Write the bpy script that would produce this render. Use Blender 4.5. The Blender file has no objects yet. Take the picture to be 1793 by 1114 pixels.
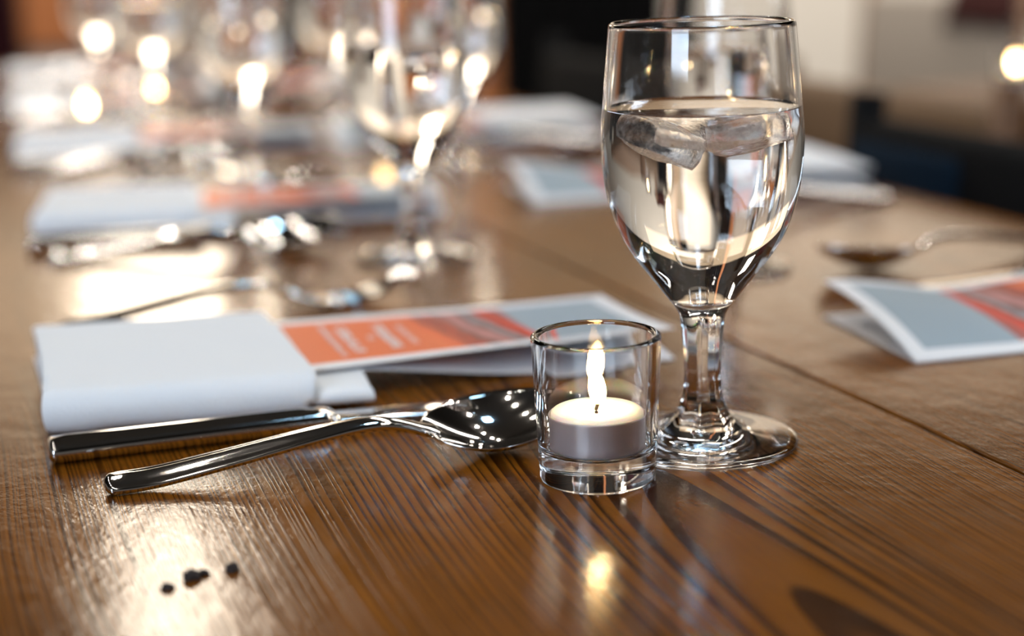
import bpy, bmesh, math, random
from mathutils import Vector, Matrix, noise

# ------------------------------------------------------------------ scene, camera, world, light
scene = bpy.context.scene
C = scene.collection
PI = math.pi
TT = 0.75                      # height of the table top above the floor (m)
MM = 0.001

def setup_camera():
    f_px, pitch, roll, h = 2924.7, .2301, .0294, .20035
    F = Vector((0, math.cos(pitch), -math.sin(pitch)))
    R0 = Vector((1, 0, 0)); U0 = Vector((0, math.sin(pitch), math.cos(pitch)))
    R = R0 * math.cos(roll) - U0 * math.sin(roll)
    U = U0 * math.cos(roll) + R0 * math.sin(roll)
    cd = bpy.data.cameras.new('camera'); co = bpy.data.objects.new('camera', cd); C.objects.link(co)
    m = Matrix((R, U, -F)).transposed().to_4x4()
    m.translation = Vector((0, 0, TT + h))
    co.matrix_world = m
    cd.sensor_width = 36; cd.sensor_fit = 'HORIZONTAL'; cd.lens = f_px * 36 / 1793
    cd.clip_start = .02; cd.clip_end = 60
    cd.dof.use_dof = True; cd.dof.focus_distance = .617; cd.dof.aperture_fstop = 3.7
    scene.camera = co
setup_camera()

vs = scene.view_settings
scene.display_settings.display_device = 'sRGB'
vs.view_transform = 'Standard'; vs.look = 'None'; vs.gamma = 1; vs.use_curve_mapping = False
vs.exposure = 0.0
scene.cycles.use_denoising = True
scene.cycles.max_bounces = 20; scene.cycles.transmission_bounces = 18; scene.cycles.glossy_bounces = 8
scene.cycles.transparent_max_bounces = 24
scene.cycles.sample_clamp_indirect = 40
scene.cycles.blur_glossy = 0.1

w = bpy.data.worlds.new('room_air'); scene.world = w; w.use_nodes = True
w.node_tree.nodes['Background'].inputs[0].default_value = (.80, .74, .68, 1)
w.node_tree.nodes['Background'].inputs[1].default_value = .11

def lamp(name, kind, loc, power, col, size=None, size_y=None, target=None):
    ld = bpy.data.lights.new(name, kind); lo = bpy.data.objects.new(name, ld); C.objects.link(lo)
    lo.location = loc; ld.energy = power; ld.color = col
    if kind == 'AREA':
        ld.size = size
        if size_y: ld.shape = 'RECTANGLE'; ld.size_y = size_y
        lo.rotation_euler = (Vector(target) - Vector(loc)).to_track_quat('-Z', 'Y').to_euler()
    elif kind == 'POINT': ld.shadow_soft_size = size
    return lo

lamp('window_light', 'AREA', (-1.35, -1.55, 1.75), 50, (.67, .82, 1), 1.0, 1.3, (0, .9, .75))
lamp('far_window_light', 'AREA', (2.7, 1.0, 1.75), 13, (.80, .89, 1), .7, 1.3, (0, .9, .8))
lamp('streak_light', 'AREA', (-.80, 3.7, 1.42), 5, (1, .84, .64), .30, .36, (-.1, .8, .75))
lamp('streak_light', 'AREA', (-.81, 3.7, 2.17), 6.5, (1, .86, .68), .20, .52, (-.1, .8, .75))
lamp('stage_light', 'AREA', (.35, .9, 2.75), 8, (.42, .72, 1), .24, .24, (0, .7, .75))
lamp('back_wash', 'AREA', (1.2, 3.3, 2.7), 75, (1, .93, .84), 1.2, .6, (.9, 4.6, .5))
lamp('back_wash', 'AREA', (-1.1, 3.2, 2.7), 60, (1, .93, .84), 1.2, .6, (-1.1, 4.6, 1.1))
lamp('added_back_fill', 'AREA', (-1.55, 4.36, 1.58), 5.2, (1, .77, .52), 1.8, .66, (-1.55, 0, 1.58))  # added fill with no real source, brightens reflections on the left of the table
lamp('added_back_fill', 'AREA', (.65, 4.36, 1.56), 3.3, (1, .72, .45), 2.6, .62, (.65, 0, 1.56))  # dimmer added fill for the table's middle and right reflections
for row_n, v0 in ((-.25, .0), (1.0, .17)):
    for k in range(7):
        v = -.75 + .56 * k + v0 + .07 * (k % 2)
        lamp('string_bulb', 'POINT', (.937 * row_n - .35 * v, .35 * row_n + .937 * v, 2.42), 6.9, (1, .90, .78), .028)

# ------------------------------------------------------------------ materials
def mat(name):
    m = bpy.data.materials.new(name); m.use_nodes = True
    nt = m.node_tree
    b = nt.nodes.get('Principled BSDF')
    return m, nt, b
def N(nt, t, **kw):
    n = nt.nodes.new(t)
    for k, v in kw.items():
        if k in n.inputs: n.inputs[k].default_value = v
        else: setattr(n, k, v)
    return n
def L(nt, a, b): nt.links.new(a, b)
def math_n(nt, op, a, b=None, c=None):
    n = nt.nodes.new('ShaderNodeMath'); n.operation = op
    for i, x in enumerate((a, b, c)):
        if x is None: continue
        if isinstance(x, (int, float)): n.inputs[i].default_value = x
        else: nt.links.new(x, n.inputs[i])
    return n.outputs[0]
def simple(name, col, rough=.5, metal=0, spec=.5, bump=None):
    m, nt, b = mat(name)
    b.inputs['Base Color'].default_value = (*col, 1); b.inputs['Roughness'].default_value = rough
    b.inputs['Metallic'].default_value = metal; b.inputs['Specular IOR Level'].default_value = spec
    tc = N(nt, 'ShaderNodeTexCoord')
    nz = N(nt, 'ShaderNodeTexNoise', Scale=(bump or (40, 0))[0], Detail=4.0)
    L(nt, tc.outputs['Object'], nz.inputs['Vector'])
    mp = N(nt, 'ShaderNodeMapRange'); mp.inputs['To Min'].default_value = rough * .85; mp.inputs['To Max'].default_value = min(1, rough * 1.15)
    L(nt, nz.outputs['Fac'], mp.inputs['Value']); L(nt, mp.outputs[0], b.inputs['Roughness'])
    if bump:
        bp = N(nt, 'ShaderNodeBump', Strength=bump[1], Distance=.001)
        L(nt, nz.outputs['Fac'], bp.inputs['Height']); L(nt, bp.outputs[0], b.inputs['Normal'])
    return m
def glass(name, ior, col=(1, 1, 1), rough=0):
    m, nt, b = mat(name); nt.nodes.remove(b)
    g = N(nt, 'ShaderNodeBsdfGlass', IOR=ior, Roughness=rough); g.inputs['Color'].default_value = (*col, 1)
    L(nt, g.outputs[0], nt.nodes['Material Output'].inputs['Surface'])
    return m

def wood(name, light, dark, centre, gap=None, rough=.15, bright=1.0, ring=560):
    m, nt, b = mat(name)
    tc = N(nt, 'ShaderNodeTexCoord'); sp = N(nt, 'ShaderNodeSeparateXYZ'); L(nt, tc.outputs['Object'], sp.inputs[0])
    X, Y = sp.outputs[0], sp.outputs[1]
    # board id from the joint
    bid = math_n(nt, 'GREATER_THAN', X, gap if gap else 99)
    def tex(sx, sy, scale, detail=3, rough_=.5, off=0):
        mp = N(nt, 'ShaderNodeCombineXYZ')
        L(nt, math_n(nt, 'MULTIPLY', X, sx), mp.inputs[0])
        L(nt, math_n(nt, 'MULTIPLY_ADD', bid, 7.3, math_n(nt, 'MULTIPLY', Y, sy)), mp.inputs[1])
        mp.inputs[2].default_value = off
        n = N(nt, 'ShaderNodeTexNoise', Scale=scale, Detail=detail, Roughness=rough_)
        L(nt, mp.outputs[0], n.inputs['Vector']); return n.outputs['Fac']
    big = tex(5, 2.0, 1.2, 0, .5, 1.7)
    med = tex(22, 5.0, 1.5, 2, .5, 4.1)
    fine = tex(900, 35, 1, 2, .6, 2.2)
    # pith offset wanders along the board -> cathedral figure
    xc = math_n(nt, 'SUBTRACT', X, math_n(nt, 'MULTIPLY_ADD', bid, .36, centre))
    xd = math_n(nt, 'ADD', xc, math_n(nt, 'MULTIPLY', math_n(nt, 'SUBTRACT', big, .5), .06))
    xd = math_n(nt, 'ADD', xd, math_n(nt, 'MULTIPLY', math_n(nt, 'SUBTRACT', med, .5), .0022))
    hh = math_n(nt, 'MULTIPLY_ADD', Y, .022, .075)
    r = math_n(nt, 'SQRT', math_n(nt, 'ADD', math_n(nt, 'MULTIPLY', xd, xd), math_n(nt, 'MULTIPLY', hh, hh)))
    rn = N(nt, 'ShaderNodeTexNoise', noise_dimensions='1D', Scale=1.0, Detail=2.0); L(nt, math_n(nt, 'MULTIPLY', r, ring * .33), rn.inputs['W'])
    ph = math_n(nt, 'FRACT', math_n(nt, 'MULTIPLY_ADD', r, ring, math_n(nt, 'MULTIPLY', rn.outputs['Fac'], 2.6)))
    cr = N(nt, 'ShaderNodeValToRGB'); L(nt, ph, cr.inputs[0])
    e = cr.color_ramp.elements
    e[0].position = 0; e[0].color = (0, 0, 0, 1); e[1].position = 1; e[1].color = (0, 0, 0, 1)
    for p, v in ((.35, .08), (.62, .45), (.82, 1.0), (.95, .95)):
        k = e.new(p); k.color = (v, v, v, 1)
    late = cr.outputs[0]
    amt = math_n(nt, 'MULTIPLY', late, math_n(nt, 'MULTIPLY_ADD', tex(9, 3, 1.6, 2, .5, 9.0), 1.2, .30))
    mx = N(nt, 'ShaderNodeMix', data_type='RGBA'); L(nt, amt, mx.inputs[0])
    mx.inputs[6].default_value = (*[c * bright for c in light], 1); mx.inputs[7].default_value = (*[c * bright for c in dark], 1)
    st = tex(8, 5, 1.2, 4, .6, 13.0)
    stm = N(nt, 'ShaderNodeMapRange'); L(nt, st, stm.inputs['Value'])
    stm.inputs['From Min'].default_value = .3; stm.inputs['From Max'].default_value = .75
    stm.inputs['To Min'].default_value = 1.2; stm.inputs['To Max'].default_value = .66
    fm = math_n(nt, 'MULTIPLY_ADD', fine, .5, .75)
    tot = math_n(nt, 'MULTIPLY', stm.outputs[0], fm)
    sc_ = N(nt, 'ShaderNodeVectorMath', operation='SCALE'); L(nt, mx.outputs[2], sc_.inputs[0]); L(nt, tot, sc_.inputs['Scale'])
    L(nt, sc_.outputs[0], b.inputs['Base Color'])
    rr = math_n(nt, 'MULTIPLY_ADD', tex(60, 40, 1.5, 4, .6, 3.3), .10, rough - .05)
    L(nt, rr, b.inputs['Roughness'])
    b.inputs['Specular IOR Level'].default_value = .28
    bp = N(nt, 'ShaderNodeBump', Strength=.36, Distance=.0006)
    scr = tex(420, 260, 1, 3, .6, 5.5); wav = tex(30, 22, 1.6, 2, .5, 6.5)
    hgt = math_n(nt, 'ADD', math_n(nt, 'MULTIPLY', late, .05), math_n(nt, 'ADD', math_n(nt, 'MULTIPLY', scr, .55), math_n(nt, 'MULTIPLY', wav, 1.6)))
    L(nt, hgt, bp.inputs['Height']); L(nt, bp.outputs[0], b.inputs['Normal'])
    return m

M = {}
M['table'] = wood('varnished_pine', (.205, .066, .0055), (.036, .0095, .0010), .24, .378)
M['brown_wood'] = wood('brown_wood', (.16, .075, .032), (.06, .025, .01), .2, None, .45)
M['orange_wood'] = wood('orange_wood', (.42, .15, .05), (.22, .07, .02), .2, None, .5)
M['glass'] = glass('clear_glass', 1.5)
M['water_wall'] = glass('water_against_glass', 1.333 / 1.5)
M['water_top'] = glass('water_surface', 1.333)
M['steel'] = simple('polished_steel', (.78, .76, .74), .07, 1.0)
M['cloth'] = simple('white_linen', (.80, .81, .83), .9, 0, .2, (900, .35))
M['paper'] = simple('white_paper', (.82, .83, .86), .45, 0, .4)
M['orange_ink'] = simple('orange_ink', (.76, .155, .042), .5, 0, .2)
M['grey_ink'] = simple('blue_grey_ink', (.33, .41, .47), .5, 0, .2)
M['black'] = simple('black_fabric', (.0045, .0045, .005), .9, 0, .1, (300, .3))
M['maroon'] = simple('maroon_fabric', (.028, .003, .006), .8, 0, .2, (300, .3))
M['navy'] = simple('navy_fabric', (.004, .013, .026), .9, 0, .1, (300, .3))
M['grey_cloth'] = simple('grey_upholstery', (.26, .225, .19), .9, 0, .2, (200, .3))
M['red_cloth'] = simple('dark_red_cloth', (.028, .006, .005), .9, 0, .2, (200, .3))
M['leather'] = simple('brown_leather', (.15, .080, .036), .6, 0, .4, (120, .3))
M['plaster'] = simple('beige_plaster', (.60, .55, .48), .9, 0, .2, (30, .2))
M['floor'] = wood('dark_floor', (.075, .042, .024), (.03, .016, .01), .2, None, .5)
M['dark_ceiling'] = simple('dark_ceiling', (.012, .011, .010), .9, 0, .1)
M['panel'] = simple('grey_brown_panelling', (.33, .27, .22), .7, 0, .3, (20, .2))
M['wick'] = simple('charred_wick', (.01, .008, .007), .9)
M['cup'] = simple('thin_aluminium', (.50, .44, .44), .42, .55)
M['crumb'] = simple('dark_crumb', (.02, .011, .008), .8)

def photo_mat():
    m, nt, b = mat('printed_peppers')
    tc = N(nt, 'ShaderNodeTexCoord'); sp = N(nt, 'ShaderNodeSeparateXYZ'); L(nt, tc.outputs['UV'], sp.inputs[0])
    # sloping streaks: red peppers, dark gaps, pink skins
    ph = math_n(nt, 'ADD', math_n(nt, 'MULTIPLY', sp.outputs[0], 1.0), math_n(nt, 'MULTIPLY', sp.outputs[1], -.28))
    nz = N(nt, 'ShaderNodeTexNoise', Scale=4.0, Detail=2.0); L(nt, tc.outputs['UV'], nz.inputs['Vector'])
    ph = math_n(nt, 'ADD', ph, math_n(nt, 'MULTIPLY', math_n(nt, 'SUBTRACT', nz.outputs['Fac'], .5), .22))
    cr = N(nt, 'ShaderNodeValToRGB'); L(nt, math_n(nt, 'ADD', ph, .16), cr.inputs[0])
    e = cr.color_ramp.elements
    stops = [(0, (.80, .17, .05)), (.14, (.75, .13, .04)), (.22, (.17, .05, .04)), (.3, (.62, .09, .035)), (.40, (.16, .06, .05)),
             (.47, (.50, .21, .19)), (.58, (.52, .24, .22)), (.66, (.15, .055, .05)), (.73, (.38, .38, .40)), (.80, (.18, .06, .045)), (.86, (.66, .06, .03)), (.95, (.70, .07, .035)), (1, (.4, .1, .08))]
    e[0].position = 0; e[0].color = (*stops[0][1], 1); e[1].position = 1; e[1].color = (*stops[-1][1], 1)
    for p, c in stops[1:-1]:
        k = e.new(p); k.color = (*c, 1)
    L(nt, cr.outputs[0], b.inputs['Base Color']); b.inputs['Roughness'].default_value = .5; b.inputs['Specular IOR Level'].default_value = .2
    return m
M['photo'] = photo_mat()

def wax_mat():
    m, nt, b = mat('cream_wax')
    b.inputs['Base Color'].default_value = (.92, .85, .74, 1); b.inputs['Roughness'].default_value = .45
    b.inputs['Subsurface Weight'].default_value = 1.0
    b.inputs['Subsurface Radius'].default_value = (1, .62, .35); b.inputs['Subsurface Scale'].default_value = .010
    return m
M['wax'] = wax_mat()
def flame_mat(strength):
    m, nt, b = mat('candle_flame'); nt.nodes.remove(b)
    tc = N(nt, 'ShaderNodeTexCoord'); sp = N(nt, 'ShaderNodeSeparateXYZ'); L(nt, tc.outputs['Generated'], sp.inputs[0])
    cr = N(nt, 'ShaderNodeValToRGB'); L(nt, sp.outputs[2], cr.inputs[0])
    e = cr.color_ramp.elements
    e[0].position = 0; e[0].color = (.95, .48, .18, 1); e[1].position = 1; e[1].color = (1, .50, .14, 1)
    k = e.new(.25); k.color = (1, .72, .36, 1); k = e.new(.6); k.color = (1, .68, .31, 1)
    em = N(nt, 'ShaderNodeEmission', Strength=strength); L(nt, cr.outputs[0], em.inputs[0])
    L(nt, em.outputs[0], nt.nodes['Material Output'].inputs['Surface'])
    return m
M['flame'] = flame_mat(58)
def ice_mat():
    m, nt, b = mat('cloudy_ice'); nt.nodes.remove(b)
    g = N(nt, 'ShaderNodeBsdfGlass', IOR=1.30 / 1.333, Roughness=.03)
    t = N(nt, 'ShaderNodeBsdfTranslucent'); t.inputs[0].default_value = (.95, .95, .97, 1)
    tc = N(nt, 'ShaderNodeTexCoord'); nz = N(nt, 'ShaderNodeTexNoise', Scale=260.0, Detail=5.0, Roughness=.65)
    L(nt, tc.outputs['Object'], nz.inputs['Vector'])
    mr = N(nt, 'ShaderNodeMapRange'); L(nt, nz.outputs['Fac'], mr.inputs['Value'])
    mr.inputs['From Min'].default_value = .46; mr.inputs['From Max'].default_value = .72
    mr.inputs['To Min'].default_value = .04; mr.inputs['To Max'].default_value = .38
    mx = N(nt, 'ShaderNodeMixShader'); L(nt, mr.outputs[0], mx.inputs[0]); L(nt, g.outputs[0], mx.inputs[1]); L(nt, t.outputs[0], mx.inputs[2])
    bp = N(nt, 'ShaderNodeBump', Strength=.8, Distance=.001); L(nt, nz.outputs['Fac'], bp.inputs['Height'])
    L(nt, bp.outputs[0], g.inputs['Normal'])
    L(nt, mx.outputs[0], nt.nodes['Material Output'].inputs['Surface'])
    return m
M['ice'] = ice_mat()

# ------------------------------------------------------------------ object helpers (mesh coordinates below are millimetres)
def obj(name, bm, material, parent=None, smooth=True, k=MM, angle=None):
    me = bpy.data.meshes.new(name)
    bmesh.ops.scale(bm, vec=(k, k, k), verts=bm.verts)
    bm.to_mesh(me); bm.free()
    for m_ in (material if isinstance(material, (list, tuple)) else [material]): me.materials.append(M[m_])
    if smooth:
        me.polygons.foreach_set('use_smooth', [True] * len(me.polygons))
        if angle: me.set_sharp_from_angle(angle=math.radians(angle))
    o = bpy.data.objects.new(name, me); C.objects.link(o)
    if parent: o.parent = parent
    return o
def tag(o, label, cat, group=None):
    o['label'] = label; o['category'] = cat
    if group: o['group'] = group
    return o
def thing(name, label, cat, loc=(0, 0, 0), rz=0, group=None):
    o = bpy.data.objects.new(name, None); C.objects.link(o); o.empty_display_size = .02
    o.location = loc; o.rotation_euler = (0, 0, rz)
    return tag(o, label, cat, group)
def struct(o): o['kind'] = 'structure'; return o
def T(x, y, z=0): return Vector((x * MM, y * MM, TT + z * MM))        # mm on the table top -> world
def copy_thing(o, label, loc, rz, parent=None):
    c = o.copy(); C.objects.link(c)
    if parent is None:
        c.location = loc; c.rotation_euler = (o.rotation_euler[0], o.rotation_euler[1], rz); c['label'] = label
    else: c.parent = parent
    for ch in list(o.children): copy_thing(ch, None, None, None, c)
    return c

def add_box(bm, x0, x1, y0, y1, z0, z1, bev=0, mi=0):
    ret = bmesh.ops.create_cube(bm, size=1)
    vs_ = ret['verts']
    for v in vs_:
        v.co = Vector((x0 + (v.co.x + .5) * (x1 - x0), y0 + (v.co.y + .5) * (y1 - y0), z0 + (v.co.z + .5) * (z1 - z0)))
    fs = {f for v in vs_ for f in v.link_faces}
    for f in fs: f.material_index = mi
    if bev:
        es = {e for v in vs_ for e in v.link_edges}
        bmesh.ops.bevel(bm, geom=list(es), offset=bev, segments=3, profile=.5, affect='EDGES')
def box(x0, x1, y0, y1, z0, z1, bev=0):
    bm = bmesh.new(); add_box(bm, x0, x1, y0, y1, z0, z1, bev); return bm

def lathe(prof, seg=96, rfun=None, mats=None, bm=None):
    """prof: list of (r, z); r = 0 closes on the axis. rfun(r, z, theta) -> r"""
    bm = bm or bmesh.new(); rings = []
    for r, z in prof:
        if r <= 1e-6: rings.append([bm.verts.new((0, 0, z))])
        else:
            rg = []
            for i in range(seg):
                a = 2 * PI * i / seg; rr = rfun(r, z, a) if rfun else r
                rg.append(bm.verts.new((rr * math.cos(a), rr * math.sin(a), z)))
            rings.append(rg)
    for j in range(len(rings) - 1):
        A, B = rings[j], rings[j + 1]
        for i in range(seg):
            k = (i + 1) % seg
            if len(A) == 1 and len(B) == 1: continue
            if len(A) == 1: f = bm.faces.new((A[0], B[k], B[i]))
            elif len(B) == 1: f = bm.faces.new((A[i], A[k], B[0]))
            else: f = bm.faces.new((A[i], A[k], B[k], B[i]))
            if mats: f.material_index = mats[j]
    return bm
def catmull(pts, n):
    out = []
    for i in range(len(pts) - 1):
        p0 = pts[max(i - 1, 0)]; p1 = pts[i]; p2 = pts[i + 1]; p3 = pts[min(i + 2, len(pts) - 1)]
        for s in range(n):
            t = s / n
            out.append(tuple(.5 * ((2 * b) + (-a + c) * t + (2 * a - 5 * b + 4 * c - d) * t * t + (-a + 3 * b - 3 * c + d) * t ** 3)
                             for a, b, c, d in zip(p0, p1, p2, p3)))
    out.append(tuple(pts[-1])); return out
def tube(bm, pts, radii, seg=12, flat=1.0):
    rings = []
    for i, p in enumerate(pts):
        p = Vector(p); a = Vector(pts[max(i - 1, 0)]); b = Vector(pts[min(i + 1, len(pts) - 1)])
        t = (b - a).normalized()
        s = t.cross(Vector((0, 0, 1)))
        s = s.normalized() if s.length > 1e-4 else Vector((1, 0, 0))
        u = s.cross(t).normalized(); r = radii[i] if hasattr(radii, '__len__') else radii
        rings.append([bm.verts.new(p + s * math.cos(2 * PI * k / seg) * r + u * math.sin(2 * PI * k / seg) * r * flat) for k in range(seg)])
    for A, B in zip(rings, rings[1:]):
        for k in range(seg): bm.faces.new((A[k], A[(k + 1) % seg], B[(k + 1) % seg], B[k]))
    bm.faces.new(list(reversed(rings[0]))); bm.faces.new(rings[-1])
    return bm

# ------------------------------------------------------------------ the room
bm = box(-6000, 6000, -4000, 7000, -60, 0); floor = struct(obj('floor', bm, 'floor', smooth=False))
bm = box(-6000, 6000, -4000, 7000, 3000, 3060); struct(obj('ceiling', bm, 'dark_ceiling', smooth=False))
WY = 4600
bm = box(-6000, 6000, WY, WY + 120, 0, 3000); struct(obj('wall_back', bm, 'plaster', smooth=False))
bm = box(-6000, 6000, WY - 30, WY, 1750, 3000, 4); struct(obj('trim_4', bm, 'dark_ceiling', smooth=False))
bm = box(-1330, 0, WY - 40, WY, 0, 1750, 4); struct(obj('trim_1', bm, 'panel', smooth=False))
bm = box(-90, -15, WY - 90, WY - 40, 0, 2900, 6); struct(obj('trim_2', bm, 'orange_wood', smooth=False))
for nm, a, b_ in (('trim_3', -1290, -900), ('trim_5', -560, -95)):
    bm = box(a, b_, WY - 60, WY - 40, 670, 900, 5); struct(obj(nm, bm, 'orange_wood', smooth=False))

def curtain(x0, x1, mat_, label, name='curtain', y=WY - 130):
    bm = bmesh.new(); n = max(24, int((x1 - x0) / 8)); rows = []
    for j in range(9):
        z = 20 + j * 300
        rows.append([bm.verts.new((x0 + (x1 - x0) * i / n, y + 22 * math.sin(i * .75 + .2 * math.sin(j)) * (1 - .04 * j), z)) for i in range(n + 1)])
    for A, B in zip(rows, rows[1:]):
        for i in range(n): bm.faces.new((A[i], A[i + 1], B[i + 1], B[i]))
    r = bmesh.ops.solidify(bm, geom=bm.faces[:], thickness=3)
    return tag(obj(name, bm, mat_), label, 'curtain', 'dark curtains along the back wall')
curtain(-5, 430, 'black', 'wide black curtain on the back wall behind the white napkins')
curtain(-640, -520, 'black', 'narrow black curtain on the back wall between the blurred goblets')
curtain(-1700, -1280, 'maroon', 'dark maroon curtain at the left end of the back wall')

# ------------------------------------------------------------------ tables; local x runs across, y along the table
ANG = math.atan2(.35, .937)
def make_table(label, loc, wid, y0, y1, joint, mat_, group):
    t = thing('dining_table', label, 'table', loc, ANG, group)
    bm = bmesh.new()
    if joint:
        add_box(bm, 0, joint - .9, y0, y1, -38, 0, 1.3); add_box(bm, joint + .9, wid, y0, y1, -38, 0, 1.3)
        add_box(bm, joint - 30, joint + 30, y0 + 5, y1 - 5, -37, -5)
    else: add_box(bm, 0, wid, y0, y1, -38, 0, 3)
    for v in bm.verts: v.co.z += 750
    obj('tabletop', bm, mat_, t, False)
    bm = bmesh.new()
    for a in ((60, wid - 60, y0 + 60, y0 + 84), (60, wid - 60, y1 - 84, y1 - 60), (60, 84, y0 + 84, y1 - 84), (wid - 84, wid - 60, y0 + 84, y1 - 84)):
        add_box(bm, *a, 620, 712, 2)
    obj('apron', bm, 'brown_wood', t, False)
    for sx in (60, wid - 130):
        for sy in (y0 + 60, y1 - 130):
            obj('leg', box(sx, sx + 70, sy, sy + 70, 0, 713, 4), 'brown_wood', t, False)
    return t
make_table('long varnished brown wooden table carrying the place settings', (0, 0, 0), 706, 150, 2900, 378, 'table', None)
n2 = 1.14
make_table('small brown wooden table beyond the chairs with a lit candle on it', (.937 * n2, .35 * n2, 0), 480, 1180, 1720, None, 'brown_wood', None)

# ------------------------------------------------------------------ chairs behind the table edge (local +y is the side the sitter faces)
def make_chair(label, loc, rz, pad, frame, group=None, top=880):
    t = thing('dining_chair', label, 'chair', loc, rz, group)
    obj('seat', box(-205, 205, -190, 210, 425, 465, 14), pad, t, angle=50)
    bm = box(-200, 200, -17, 17, 560, top - 20, 14)
    for v in bm.verts:
        v.co.y += -205 - (v.co.z - 470) * .10 + (v.co.x / 200) ** 2 * 22
    obj('backrest', bm, pad, t, angle=50)
    for sx in (-1, 1):
        bm = bmesh.new(); tube(bm, [(sx * 196, -165, 0), (sx * 200, -190, 430), (sx * 204, -188 - (top - 470) * .10, top)], [15, 19, 16], 10)
        obj('leg', bm, frame, t)
        bm = bmesh.new(); tube(bm, [(sx * 185, 190, 0), (sx * 185, 185, 430)], [14, 18], 10)
        obj('leg', bm, frame, t)
    obj('stretcher', box(-180, 180, 176, 194, 200, 225, 3), frame, t, False)
    if 'navy' in label: 
        bm = box(40, 192, 0, 22, 590, top - 35, 9)
        for v in bm.verts: v.co.y += -186 - (v.co.z - 470) * .10
        obj('back_cushion', bm, 'navy', t, angle=50)
    return t
CH = ANG + PI / 2
make_chair('black dining chair with a dark navy cushion pulled up to the table edge', (.172, 1.151, 0), CH, 'black', 'black', 'chairs along the far edge of the table', top=805)
make_chair('brown leather dining chair beyond the white folded napkin at the table edge', (.191, 1.67, 0), CH, 'leather', 'brown_wood', 'chairs along the far edge of the table', top=795)
make_chair('black dining chair hidden behind the rim of the sharp goblet', (-.06, 2.16, 0), CH, 'black', 'black', 'chairs along the far edge of the table', top=795)
GC = (.79, 3.52); GA = CH + .35
ch = make_chair('grey upholstered chair with a dark red jacket on it', (*GC, 0), GA, 'grey_cloth', 'brown_wood', None, top=805)

# ------------------------------------------------------------------ goblet
OUT = [(0, .9), (12, .5), (26, 0.2), (35.6, 0), (36.9, .5), (37.3, 1.4), (36.9, 2.3), (35.5, 2.9), (28, 3.6), (21, 4.6), (17.2, 5.6), (15.4, 7.0), (13.2, 9.0),
       (10.3, 12.4), (8.6, 16), (7.5, 20), (6.95, 26.7), (7.15, 35.9), (7.65, 42.8), (8.4, 49.5), (10.0, 54.2), (15.1, 61), (20.4, 67.8), (27.2, 76.8), (32.2, 85.7),
       (35.9, 96.7), (37.7, 107.7), (38.35, 119), (38.2, 126), (37.45, 134), (36.0, 150.8), (34.9, 162.5)]
INN = [(33.3, 162.5), (34.5, 150.8), (35.95, 134), (36.6, 126), (36.7, 119), (36.05, 107.7), (34.2, 96.7), (30.4, 85.9), (25.3, 77.3), (18.6, 68.8), (13.0, 63.2), (7.0, 58.6), (0, 57.0)]
OUTS = catmull(OUT, 5); INS = catmull(INN, 6)
WLEV = 132.6
def inner_r(z):
    for (r0, z0), (r1, z1) in zip(INS, INS[1:]):
        if z1 <= z <= z0: return r1 + (r0 - r1) * (z - z1) / max(z0 - z1, 1e-6)
    return 0
def flute(r, z, a):
    wgt = max(0, min(1, (z - 9) / 6)) * max(0, min(1, (53 - z) / 7))
    n = 8; s = 2 * PI / n
    poly = math.cos(PI / n) / math.cos(((a + .2) % s) - s / 2)
    return r * (1 + wgt * (poly * 1.045 - 1))
def make_goblet(label, wlabel, x, y, full=True):
    seg = 144
    rim = [(34.9 - .8 + .8 * math.cos(t), 162.5 + 1.6 * math.sin(t)) for t in [PI * k / 8 for k in range(1, 8)]]
    top_in = [p for p in INS if p[1] > WLEV + .01]
    prof = OUTS[:-1] + [OUTS[-1]] + rim + top_in + [(inner_r(WLEV), WLEV)]
    bm = lathe([(max(r, 0), z) for r, z in prof], seg, flute)
    g = obj('water_goblet', bm, 'glass')
    g.location = T(x, y); tag(g, label, 'glass', 'stemmed water goblets on the table')
    # the water fills the bowl against the glass
    bm = bmesh.new()
    ins = [p for p in INS if p[1] < WLEV - .01]
    prof = [(0, 57.0)] + [(max(r, 0), z) for r, z in reversed(ins[:-1])] + [(inner_r(WLEV), WLEV), (inner_r(WLEV) - 1.1, WLEV - .55), (inner_r(WLEV) - 3, WLEV - .8), (0, WLEV - .8)]
    lathe(prof, seg, None, [0] * (len(prof) - 4) + [1, 1, 1], bm)
    wtr = obj('drinking_water', bm, ['water_wall', 'water_top'], angle=30)
    wtr.location = T(x, y); tag(wtr, wlabel, 'water', 'water in the goblets')
    return g, wtr
gob, wat = make_goblet('large sharp stemmed goblet of ice water beside the lit votive candle', 'clear water filling the sharp stemmed goblet beside the votive candle', 73.9, 630.8)

# ice just under the surface of the near goblet
def ice(x, y, z, sx, sy, sz, rot, label, seed):
    bm = bmesh.new(); bmesh.ops.create_cube(bm, size=1)
    bmesh.ops.subdivide_edges(bm, edges=bm.edges[:], cuts=7, use_grid_fill=True)
    for v in bm.verts:
        n = v.co.copy(); l = max(abs(n.x), abs(n.y), abs(n.z))
        p = n.lerp(n.normalized() * .58, .38)
        p *= 1 + .10 * noise.noise(n * 3 + Vector((seed, 0, 0)))
        v.co = Vector((p.x * sx, p.y * sy, p.z * sz))
    o = obj('ice_cube', bm, 'ice'); o.rotation_euler = rot; o.location = T(73.9 + x, 630.8 + y, z)
    return tag(o, label, 'ice', 'ice in the near goblet')
ice(-14, -7, 121.5, 23, 21, 12, (.3, .32, .5), 'melting ice piece on the left under the water surface of the sharp goblet', 1)
ice(13, -9, 123, 24, 19, 10, (-.2, -.28, -.3), 'melting ice piece on the right under the water surface of the sharp goblet', 5)
ice(4, 15, 122.5, 26, 20, 13, (.1, .1, .1), 'melting ice piece at the back under the water surface of the sharp goblet', 9)

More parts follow.
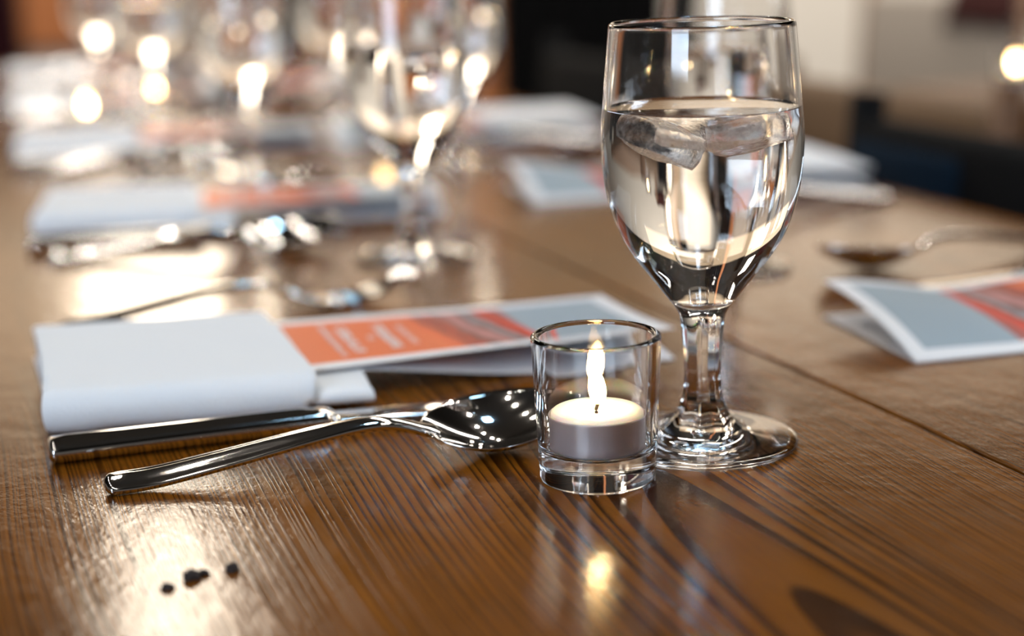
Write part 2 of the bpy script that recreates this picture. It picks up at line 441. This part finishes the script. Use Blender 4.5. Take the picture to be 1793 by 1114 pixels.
GOB = [(-60, 1032, 'blurred goblet standing second from the camera in the left row of goblets'),
       (-223, 1443, 'blurred goblet standing third from the camera in the left row of goblets'),
       (-385, 1850, 'blurred goblet standing fourth from the camera in the left row of goblets'),
       (-535, 2240, 'blurred goblet at the far end of the left row of goblets'),
       (128, 968, 'blurred goblet mostly hidden behind the sharp goblet'),
       (-42, 1425, 'blurred goblet just behind the second goblet of the left row'),
       (-185, 1840, 'blurred goblet of the right row with its foot near the third right brochure'),
       (-335, 2260, 'blurred goblet at the far end of the right row of goblets')]
for x, y, lb in GOB:
    copy_thing(gob, lb, T(x, y), .3 * x)
    copy_thing(wat, lb.replace('blurred goblet', 'water inside the blurred goblet', 1), T(x, y), 0)

# ------------------------------------------------------------------ votive holder and tealight
def make_votive(label, x, y):
    prof = [(0, .6), (14, .4), (19.6, 0), (20.8, .4), (21.55, 1.6), (21.85, 8), (22.21, 16), (23.12, 36), (23.87, 52.5), (23.75, 54.0), (23.1, 54.9), (22.3, 55.1),
            (21.5, 54.8), (21.0, 53.8), (20.85, 52), (20.25, 36), (19.65, 20), (19.44, 14.5), (18.6, 12.4), (16.5, 11.4), (8, 11.2), (0, 11.2)]
    v = obj('votive_holder', lathe(catmull(prof, 4), 112), 'glass')
    v.location = T(x, y); return tag(v, label, 'candle holder', 'glass votive holders on the table')
def make_tealight(label, x, y, z=11.6):
    t = thing('tealight', label, 'candle', T(x, y, z), 0, 'lit tealights')
    cup = [(0, 0), (16.6, 0), (17.4, .6), (17.6, 2), (17.75, 13.2), (18.1, 13.9), (17.9, 14.2), (17.5, 13.9), (17.3, 12.6), (17.2, 2), (16, .9), (0, .8)]
    obj('cup', lathe(cup, 72), 'cup', t)
    wax = [(0, 1), (16.6, 1), (17.15, 2), (17.2, 13.2), (16.8, 14.9), (15.5, 15.5), (12.6, 15.3), (11.4, 14.6), (10.2, 13.9), (0, 13.7)]
    obj('wax', lathe(catmull(wax, 3), 72), 'wax', t)
    bm = bmesh.new(); tube(bm, catmull([(0, 0, 12.8), (-.3, 0, 15), (.3, 0, 17.0), (1.2, 0, 18.6)], 4), .62, 8)
    obj('wick', bm, 'wick', t)
    fl = [(0, 17.4), (1.9, 17.7), (2.7, 19), (3.2, 21.4), (3.25, 24), (2.8, 26.6), (2.2, 28.6), (1.5, 30.2), (.7, 31.4), (0, 32)]
    bm = lathe(catmull(fl, 4), 24)
    for v in bm.verts:
        v.co.x += .6 - .10 * max(0, v.co.z - 19)
    obj('flame', bm, 'flame', t)
    return t
vot = make_votive('clear glass votive holder with a lit tealight beside the sharp goblet', 30.3, 591.5)
tea = make_tealight('lit white tealight inside the sharp glass votive holder', 30.3, 591.5)
VOT = [(-415, 1990, 'far blurred votive holder glowing among the left goblets'),
       (-430, 1720, 'blurred votive holder glowing beside the third left napkin'),
       (575, 1890, 'votive holder glowing on the other table beyond the chairs'),
       (-120, 1610, 'blurred votive holder between the two rows of goblets')]
for x, y, lb in VOT:
    copy_thing(vot, lb, T(x, y), 0)
    copy_thing(tea, lb.replace('votive holder', 'tealight', 1).replace('glowing', 'burning in its holder'), T(x, y, 11.6), 0)

# ------------------------------------------------------------------ cutlery: lofts along local +x, resting on z = 0
def loft(bm, stations, nq=14):
    """station: (x, y_centre, z_centre, half_width, thickness, dish, ridge); top surface dished by `dish`"""
    rings = []
    for (x, yc, zc, hw, th, dish, ridge) in stations:
        top, bot = [], []
        for i in range(nq + 1):
            q = -1 + 2 * i / nq
            e = math.sqrt(max(0, 1 - abs(q) ** 2.6))
            prof = -dish * (1 - q * q) ** .85
            rg = ridge * math.exp(-(q / .32) ** 2) - ridge * .55 * math.exp(-((abs(q) - .55) / .16) ** 2)
            top.append((x, yc + q * hw, zc + prof + th * .5 * e + rg)); bot.append((x, yc + q * hw, zc + prof - th * .5 * e))
        loop = top + list(reversed(bot[1:-1]))
        rings.append([bm.verts.new(p) for p in loop])
    n = len(rings[0])
    for A, B in zip(rings, rings[1:]):
        for k in range(n): bm.faces.new((A[k], B[k], B[(k + 1) % n], A[(k + 1) % n]))
    bm.faces.new(rings[0]); bm.faces.new(list(reversed(rings[-1])))
    bmesh.ops.recalc_face_normals(bm, faces=bm.faces)
    return bm
def interp(tab, x):
    for (x0, *a), (x1, *b) in zip(tab, tab[1:]):
        if x0 <= x <= x1:
            t = (x - x0) / (x1 - x0); t = t * t * (3 - 2 * t) if False else t
            return [p + (q - p) * t for p, q in zip(a, b)]
    return list(tab[-1][1:] if x > tab[-1][0] else tab[0][1:])
SPX = catmull([(0, 3.3, 3.0, 3.0), (1.2, 3.3, 5.6, 4.4), (4, 3.3, 7.0, 4.8), (20, 4.2, 7.0, 4.6), (50, 9.0, 6.3, 4.4), (80, 14.2, 5.4, 4.2), (98, 16.0, 4.3, 4.4),
               (110, 14.8, 3.7, 4.6), (122, 10.8, 4.2, 4.0), (128, 9.0, 6.5, 3.0)], 6)     # x, z, half width, thickness
def handle_bm(tab=SPX, x_end=128):
    st = []
    for x, z, hw, th in tab:
        if x > x_end: break
        rd = 1.25 * max(0, min(1, (x - 2) / 6)) * max(0, min(1, (100 - x) / 40))
        st.append((x, 0, z, hw, th, 0, rd))
    bm = bmesh.new(); loft(bm, st); return bm
def bowl_bm(x0=121, ln=66, wmax=21.5, depth=9.5):
    st = []
    n = 44
    for i in range(n + 1):
        t = .5 - .5 * math.cos(PI * i / n)
        t = min(max(t, .0008), .9992)
        egg = math.sin(PI * t ** .88) ** .58
        hw = max(.25, wmax * egg)
        if t < .5: hw = max(hw, 3.9)
        dish = depth * math.sin(PI * t) ** 1.05
        z = 10.2 + 8.0 * t * t + 1.6 * (1 - t) ** 3
        st.append((x0 + ln * t, 0, z, hw, 1.7, dish, 0))
    bm = bmesh.new(); loft(bm, st, 28); return bm
def make_spoon(label, loc, rz):
    t = thing('tablespoon', label, 'spoon', loc, rz, 'tablespoons')
    obj('handle', handle_bm(), 'steel', t); obj('bowl', bowl_bm(), 'steel', t)
    t.rotation_euler = (math.radians(14), 0, rz)
    return t
def make_knife(label, loc, rz):
    t = thing('table_knife', label, 'knife', loc, rz, 'table knives')
    tab = catmull([(0, 4.9, 7.2, 6), (1.0, 4.9, 9.2, 8.6), (3, 4.9, 9.8, 9.4), (12, 4.9, 9.4, 9.4), (50, 4.9, 8.4, 9.2), (100, 4.9, 7.8, 9.0), (110, 4.9, 7.6, 8.4), (113, 4.9, 7.0, 7.0), (115, 4.9, 5.6, 4.5)], 6)
    bm = bmesh.new(); loft(bm, [(x, 0, z, hw, th, 0, .8 * max(0, min(1, (x - 2) / 5)) * max(0, min(1, (108 - x) / 8))) for x, z, hw, th in tab])
    obj('handle', bm, 'steel', t)
    st = []
    for i in range(31):
        u = i / 30; x = 113 + 108 * u
        hw = 9.6 * min(1, (1 - u) ** .38 * 1.25) if u > .6 else 8.6 + 1.0 * u / .6
        st.append((x, 1.5 - 2.0 * u * u, 4.6 - 3.2 * u, max(hw, .3), 1.8 - .9 * u, 0, 0))
    bm = bmesh.new(); loft(bm, st, 10); obj('blade', bm, 'steel', t)
    return t
def make_fork(label, loc, rz):
    t = thing('table_fork', label, 'fork', loc, rz, 'table forks')
    obj('handle', handle_bm(SPX), 'steel', t)
    st = []
    for i in range(17):
        u = i / 16; x = 124 + 26 * u
        hw = 4.2 + 7.6 * math.sin(PI / 2 * min(1, u * 1.5))
        st.append((x, 0, 9.4 - 6.6 * math.sin(PI / 2 * u), hw, 2.2, 1.2 * math.sin(PI * u * .6), 0))
    bm = bmesh.new(); loft(bm, st, 12); obj('head', bm, 'steel', t)
    for k in range(4):
        y = -9.9 + 6.6 * k
        pts = catmull([(148, y, 2.8), (160, y, 2.6), (176, y * .98, 6.5), (192, y * .94, 14), (199, y * .93, 18.5)], 4)
        bm = bmesh.new(); tube(bm, pts, [1.9 - 1.1 * i / (len(pts) - 1) for i in range(len(pts))], 8); obj('tine', bm, 'steel', t)
    return t

# ------------------------------------------------------------------ napkin: a wrapped fold with an inner fold poking out on the right
def sheet(bm, prof, x0f, x1f, th, nx=26, seed=0, amp=.8):
    """thick sheet: profile of (y, z) in its cross-section swept along x; x0f/x1f(s, y) give the ends"""
    n = len(prof); acc = []
    for i in range(n):
        a = Vector(prof[max(i - 1, 0)]); b = Vector(prof[min(i + 1, n - 1)]); t = (b - a).normalized(); acc.append(Vector((-t.y, t.x)))
    def ring(u):
        inner, outer = [], []
        for i, (y, z) in enumerate(prof):
            s = i / (n - 1); x = x0f(s, y) + (x1f(s, y) - x0f(s, y)) * u
            d = amp * noise.noise(Vector((x * .022 + seed, y * .02, z * .05))) + amp * .35 * noise.noise(Vector((x * .07, y * .07 + seed, 3)))
            for lst, sg in ((inner, -.5), (outer, .5)):
                q = acc[i] * (th * sg + d)
                lst.append((x, y + q.x, max(z + q.y, .15)))
        return outer + list(reversed(inner))
    rings = [[bm.verts.new(p) for p in ring(k / nx)] for k in range(nx + 1)]
    m = len(rings[0])
    for A, B in zip(rings, rings[1:]):
        for k in range(m): bm.faces.new((A[k], A[(k + 1) % m], B[(k + 1) % m], B[k]))
    bm.faces.new(list(reversed(rings[0]))); bm.faces.new(rings[-1])
    bmesh.ops.recalc_face_normals(bm, faces=bm.faces)
def make_napkin(label, loc, rz, group):
    t = thing('napkin', label, 'napkin', loc, rz, group)
    bm = bmesh.new()
    # the profile runs bottom -> front -> top
    arc2 = [(9.0 - 8.6 * math.cos(a), 9.6 + 7.8 * math.sin(a)) for a in [-PI / 2 + PI * k / 16 for k in range(17)]]
    prof = [(135 - 12.6 * k, 1.8) for k in range(10)] + arc2 + [(12 + 12.3 * k, 17.6 - .10 * k) for k in range(1, 11)]
    sheet(bm, prof, lambda s, y: -.14 * y + 1.5 * math.sin(s * 9), lambda s, y: 112 - .16 * y - (1.5 if s < .5 else 0) - 2.5 * math.sin(s * 5), 3.0, 28, 2.0, 1.25)
    bmesh.ops.bevel(bm, geom=[e for e in bm.edges if e.calc_face_angle(0) > 1.0], offset=.8, segments=2, affect='EDGES')
    obj('wrap', bm, 'cloth', t, angle=60)
    bm = bmesh.new()
    arc3 = [(9.0 - 5.0 * math.cos(a), 7.3 + 2.6 * math.sin(a)) for a in [-PI / 2 + PI * k / 12 for k in range(13)]]
    prof = [(120 - 12 * k, 4.7) for k in range(9)] + arc3 + [(14 + 12 * k, 9.9) for k in range(1, 3)]
    sheet(bm, prof, lambda s, y: 2.0 - .14 * y, lambda s, y: 136 - .1 * y + 1.4 * math.sin(y * .25 + s * 3), 2.6, 28, 7.0, .8)
    obj('inner_fold', bm, 'cloth', t, angle=60)
    return t

# ------------------------------------------------------------------ brochure: local x is its long side (0 = orange end), spine at y = 0, opening towards -y
BL_, BW = 210, 99
def make_brochure(label, loc, rz, shape, group):
    """shape(u, v) -> (z cover, z back)"""
    t = thing('brochure', label, 'brochure', loc, rz, group)
    nu, nv = 70, 33
    for part, idx in (('cover', 0), ('back_page', 1)):
        bm = bmesh.new(); uv = bm.loops.layers.uv.new('UVMap')
        def z_at(u, v): return shape(u, v)[idx]
        g = [[bm.verts.new((BL_ * i / nu, -BW * j / nv, z_at(i / nu, j / nv))) for j in range(nv + 1)] for i in range(nu + 1)]
        for i in range(nu):
            for j in range(nv):
                f = bm.faces.new((g[i][j], g[i][j + 1], g[i + 1][j + 1], g[i + 1][j]))
                if idx == 0:
                    x = (i + .5) / nu * BL_; y = (j + .5) / nv * BW; mi = 0
                    if 9 < y < BW - 9:
                        if 40 < x < 102: mi = 1
                        elif 102 <= x < 150: mi = 2
                        elif 150 <= x < 200: mi = 3
                    f.material_index = mi
                    for lp in f.loops:
                        lp[uv].uv = ((lp.vert.co.x - 102) / 48, -lp.vert.co.y / BW)
        bmesh.ops.recalc_face_normals(bm, faces=bm.faces)
        geom = bmesh.ops.solidify(bm, geom=bm.faces[:], thickness=.28)
        if idx == 0:
            # rows of small pale lettering strokes across the orange panel and one line on the grey one
            rnd = random.Random(4)
            def stroke(x0, x1, y0, y1, mi=0):
                vs_ = [bm.verts.new((x, -y, z_at(min(x / BL_, 1), y / BW) + .22)) for x, y in ((x0, y0), (x1, y0), (x1, y1), (x0, y1))]
                f = bm.faces.new(vs_); f.material_index = mi; f.normal_update()
                if f.normal.z < 0: f.normal_flip()
            def line(x, hgt, y0, y1, gap, wd):
                y = y0
                while y < y1:
                    stroke(x, x + hgt, y, y + wd * .34)
                    if rnd.random() < .7: stroke(x, x + hgt * .25, y, y + wd)
                    if rnd.random() < .6: stroke(x + hgt * .8, x + hgt, y, y + wd)
                    if rnd.random() < .5: stroke(x, x + hgt, y + wd * .7, y + wd)
                    y += wd + gap
            line(92, 2.6, 30, 70, 1.0, 2.4); line(81, 5.0, 24, 74, 1.3, 5.2); line(74.5, 2.6, 47, 52, 1, 3); line(63, 5.0, 26, 74, 1.3, 5.2); line(56, 2.6, 18, 80, 1.0, 2.4)
        obj(part, bm, ['paper', 'orange_ink', 'photo', 'grey_ink'], t, angle=50)
    return t
def sstep(a, b, x):
    x = max(0, min(1, (x - a) / (b - a))); return x * x * (3 - 2 * x)
def shape_left(u, v):
    k = sstep(.16, .75, u)
    top = 13.6 * (1 - k) + k * (11.5 + 4.0 * v) - 1.2 * math.sin(PI * v) * k
    low = 12.9 * (1 - k) + k * (11.2 - 10.4 * v ** .9)
    return top, min(low, top - .5)
def shape_right(u, v):
    lift = 18.5 * sstep(.4, 1, u) * (1.35 * v - .35 * v * v) + 2.6 * math.sin(PI * v) * u
    top = 1.0 + lift + 11.5 * (1 - sstep(.45, .75, u))
    low = .5 + 11 * (1 - sstep(.45, .75, u)) + .6 * v
    return top, min(low, top - .4)

# ------------------------------------------------------------------ the place settings
NAPG = 'folded white napkins laid along the table'; BROG = 'printed brochures tucked into the napkins'
def place(p, piv, tr, rot):
    """move a point (mm) of the first setting: turn about the pivot, then shift"""
    x, y = p[0] - piv[0], p[1] - piv[1]; c, s = math.cos(rot), math.sin(rot)
    return (piv[0] + x * c - y * s + tr[0], piv[1] + x * s + y * c + tr[1])
R = math.radians
NAP = ((-193, 662), R(9.5)); BRO = ((-154, 792), R(17)); KNI = ((-184, 630), R(17.5)); SPO = ((-153, 591), R(17)); FOR = ((-238, 850), R(20))
P0 = (-60, 720)
nap = make_napkin('nearest white folded napkin on the left with a brochure tucked in it', T(*NAP[0]), NAP[1], NAPG)
bro = make_brochure('open printed brochure tucked under the nearest left napkin behind the votive', T(*BRO[0]), BRO[1], shape_left, BROG)
kni = make_knife('steel table knife lying along the front of the nearest left napkin', T(*KNI[0]), KNI[1])
spo = make_spoon('sharp steel tablespoon in front with its bowl beside the votive', T(*SPO[0]), SPO[1])
frk = make_fork('steel fork lying behind the nearest left napkin', T(*FOR[0]), FOR[1])
ords = ['nearest', 'second', 'third', 'fourth', 'fifth']
broR = make_brochure('open printed brochure at the right edge of the picture beside the table joint', T(0, 0), 0, shape_right, BROG)

def setting(tr, rot, where, skip=(), bro_src=None, bpos=None, spos=None):
    lab = {'napkin': 'blurred folded white napkin, ' + where, 'brochure': 'blurred printed brochure, ' + where,
           'knife': 'blurred steel knife, ' + where, 'spoon': 'blurred steel tablespoon, ' + where, 'fork': 'blurred steel fork, ' + where}
    for key, src, (p, a) in (('napkin', nap, NAP), ('brochure', bro, BRO), ('knife', kni, KNI), ('spoon', spo, SPO), ('fork', frk, FOR)):
        if key in skip: continue
        q = place(p, P0, tr, rot); aa = a + rot
        if key == 'brochure' and bpos: src = bro_src or src; q, aa = bpos
        if key == 'spoon' and spos: q, aa = spos
        copy_thing(src, lab[key], T(*q), aa)
setting((-125, 446), R(-7), 'second from the camera in the left row')
setting((-257, 868), R(-4), 'third from the camera in the left row')
setting((-392, 1300), R(-6), 'fourth from the camera in the left row')
setting((-515, 1730), R(-3), 'farthest in the left row')
# the right-hand row faces the other way
bR = ((388, 792), PI + R(14.5))
broR.location = T(*bR[0]); broR.rotation_euler = (0, 0, bR[1])
def right(off, rot=0):
    return ((211 - 2 * P0[0] + off[0], 1572 - 2 * P0[1] + off[1]), PI + rot)
tr, rt = right((0, 0))
setting(tr, rt, 'nearest in the right row beside its open brochure', skip=('brochure', 'fork'), spos=((352, 1000), PI + R(21)))
for off, wh, rr in (((-164, 480), 'second from the camera in the right row', R(-4)), ((-345, 850), 'third from the camera in the right row', R(-4)), ((-560, 1380), 'farthest in the right row', 0)):
    tr, rt = right(off, rr)
    setting(tr, rt, wh, bro_src=broR, bpos=((bR[0][0] + off[0] * 1.0, bR[0][1] + off[1] - 8), bR[1] - R(2)))

# ------------------------------------------------------------------ crumbs at the front of the table
def crumb(x, y, s, seed, label):
    bm = bmesh.new(); bmesh.ops.create_icosphere(bm, subdivisions=3, radius=1)
    for v in bm.verts:
        v.co *= 1 + .45 * noise.noise(v.co * 1.7 + Vector((seed, 0, 0)))
        v.co = Vector((v.co.x * s, v.co.y * s * .8, max(v.co.z, -.4) * s * .75))
    z0 = min(v.co.z for v in bm.verts)
    for v in bm.verts: v.co.z -= z0
    o = obj('crumb', bm, 'crumb'); o.location = T(x, y); return tag(o, label, 'crumb', 'dark crumbs at the front of the table')
crumb(-105, 502, 3.0, 1, 'largest dark crumb in the middle of the crumbs on the bare table')
crumb(-101.5, 505.5, 1.8, 7, 'dark crumb touching the far side of the largest crumb')
crumb(-93, 508, 2.6, 3, 'dark crumb lying apart to the right of the crumbs')
crumb(-111, 494, 2.1, 5, 'small dark crumb to the left of the largest crumb')

# ------------------------------------------------------------------ jacket over the grey chair
bm = bmesh.new()
rows = []
for j in range(13):
    s = j / 12; ang = -1.1 + 2.2 * s
    rows.append([])
    for i in range(15):
        u = -1 + 2 * i / 14
        y = 45 * math.sin(ang) + (28 if s > .5 else -28) * abs(2 * s - 1)
        z = 45 * math.cos(ang) - 210 * abs(2 * s - 1) ** 1.3
        rows[-1].append(bm.verts.new((u * (120 + 30 * abs(2 * s - 1)), y + 6 * math.sin(u * 7 + j), z + 10 * math.sin(u * 5))))
for A, B in zip(rows, rows[1:]):
    for i in range(14): bm.faces.new((A[i], A[i + 1], B[i + 1], B[i]))
bmesh.ops.recalc_face_normals(bm, faces=bm.faces)
bmesh.ops.solidify(bm, geom=bm.faces[:], thickness=6)
jk = obj('jacket', bm, 'red_cloth')
jm = Matrix.Translation((*GC, 0)) @ Matrix.Rotation(GA, 4, 'Z')
jk.location = jm @ Vector((-.11, -.235, .815)); jk.scale = (.62, .8, .5); jk.rotation_euler = (0, 0, GA)
tag(jk, 'dark red jacket hung over the back of the grey chair', 'jacket')
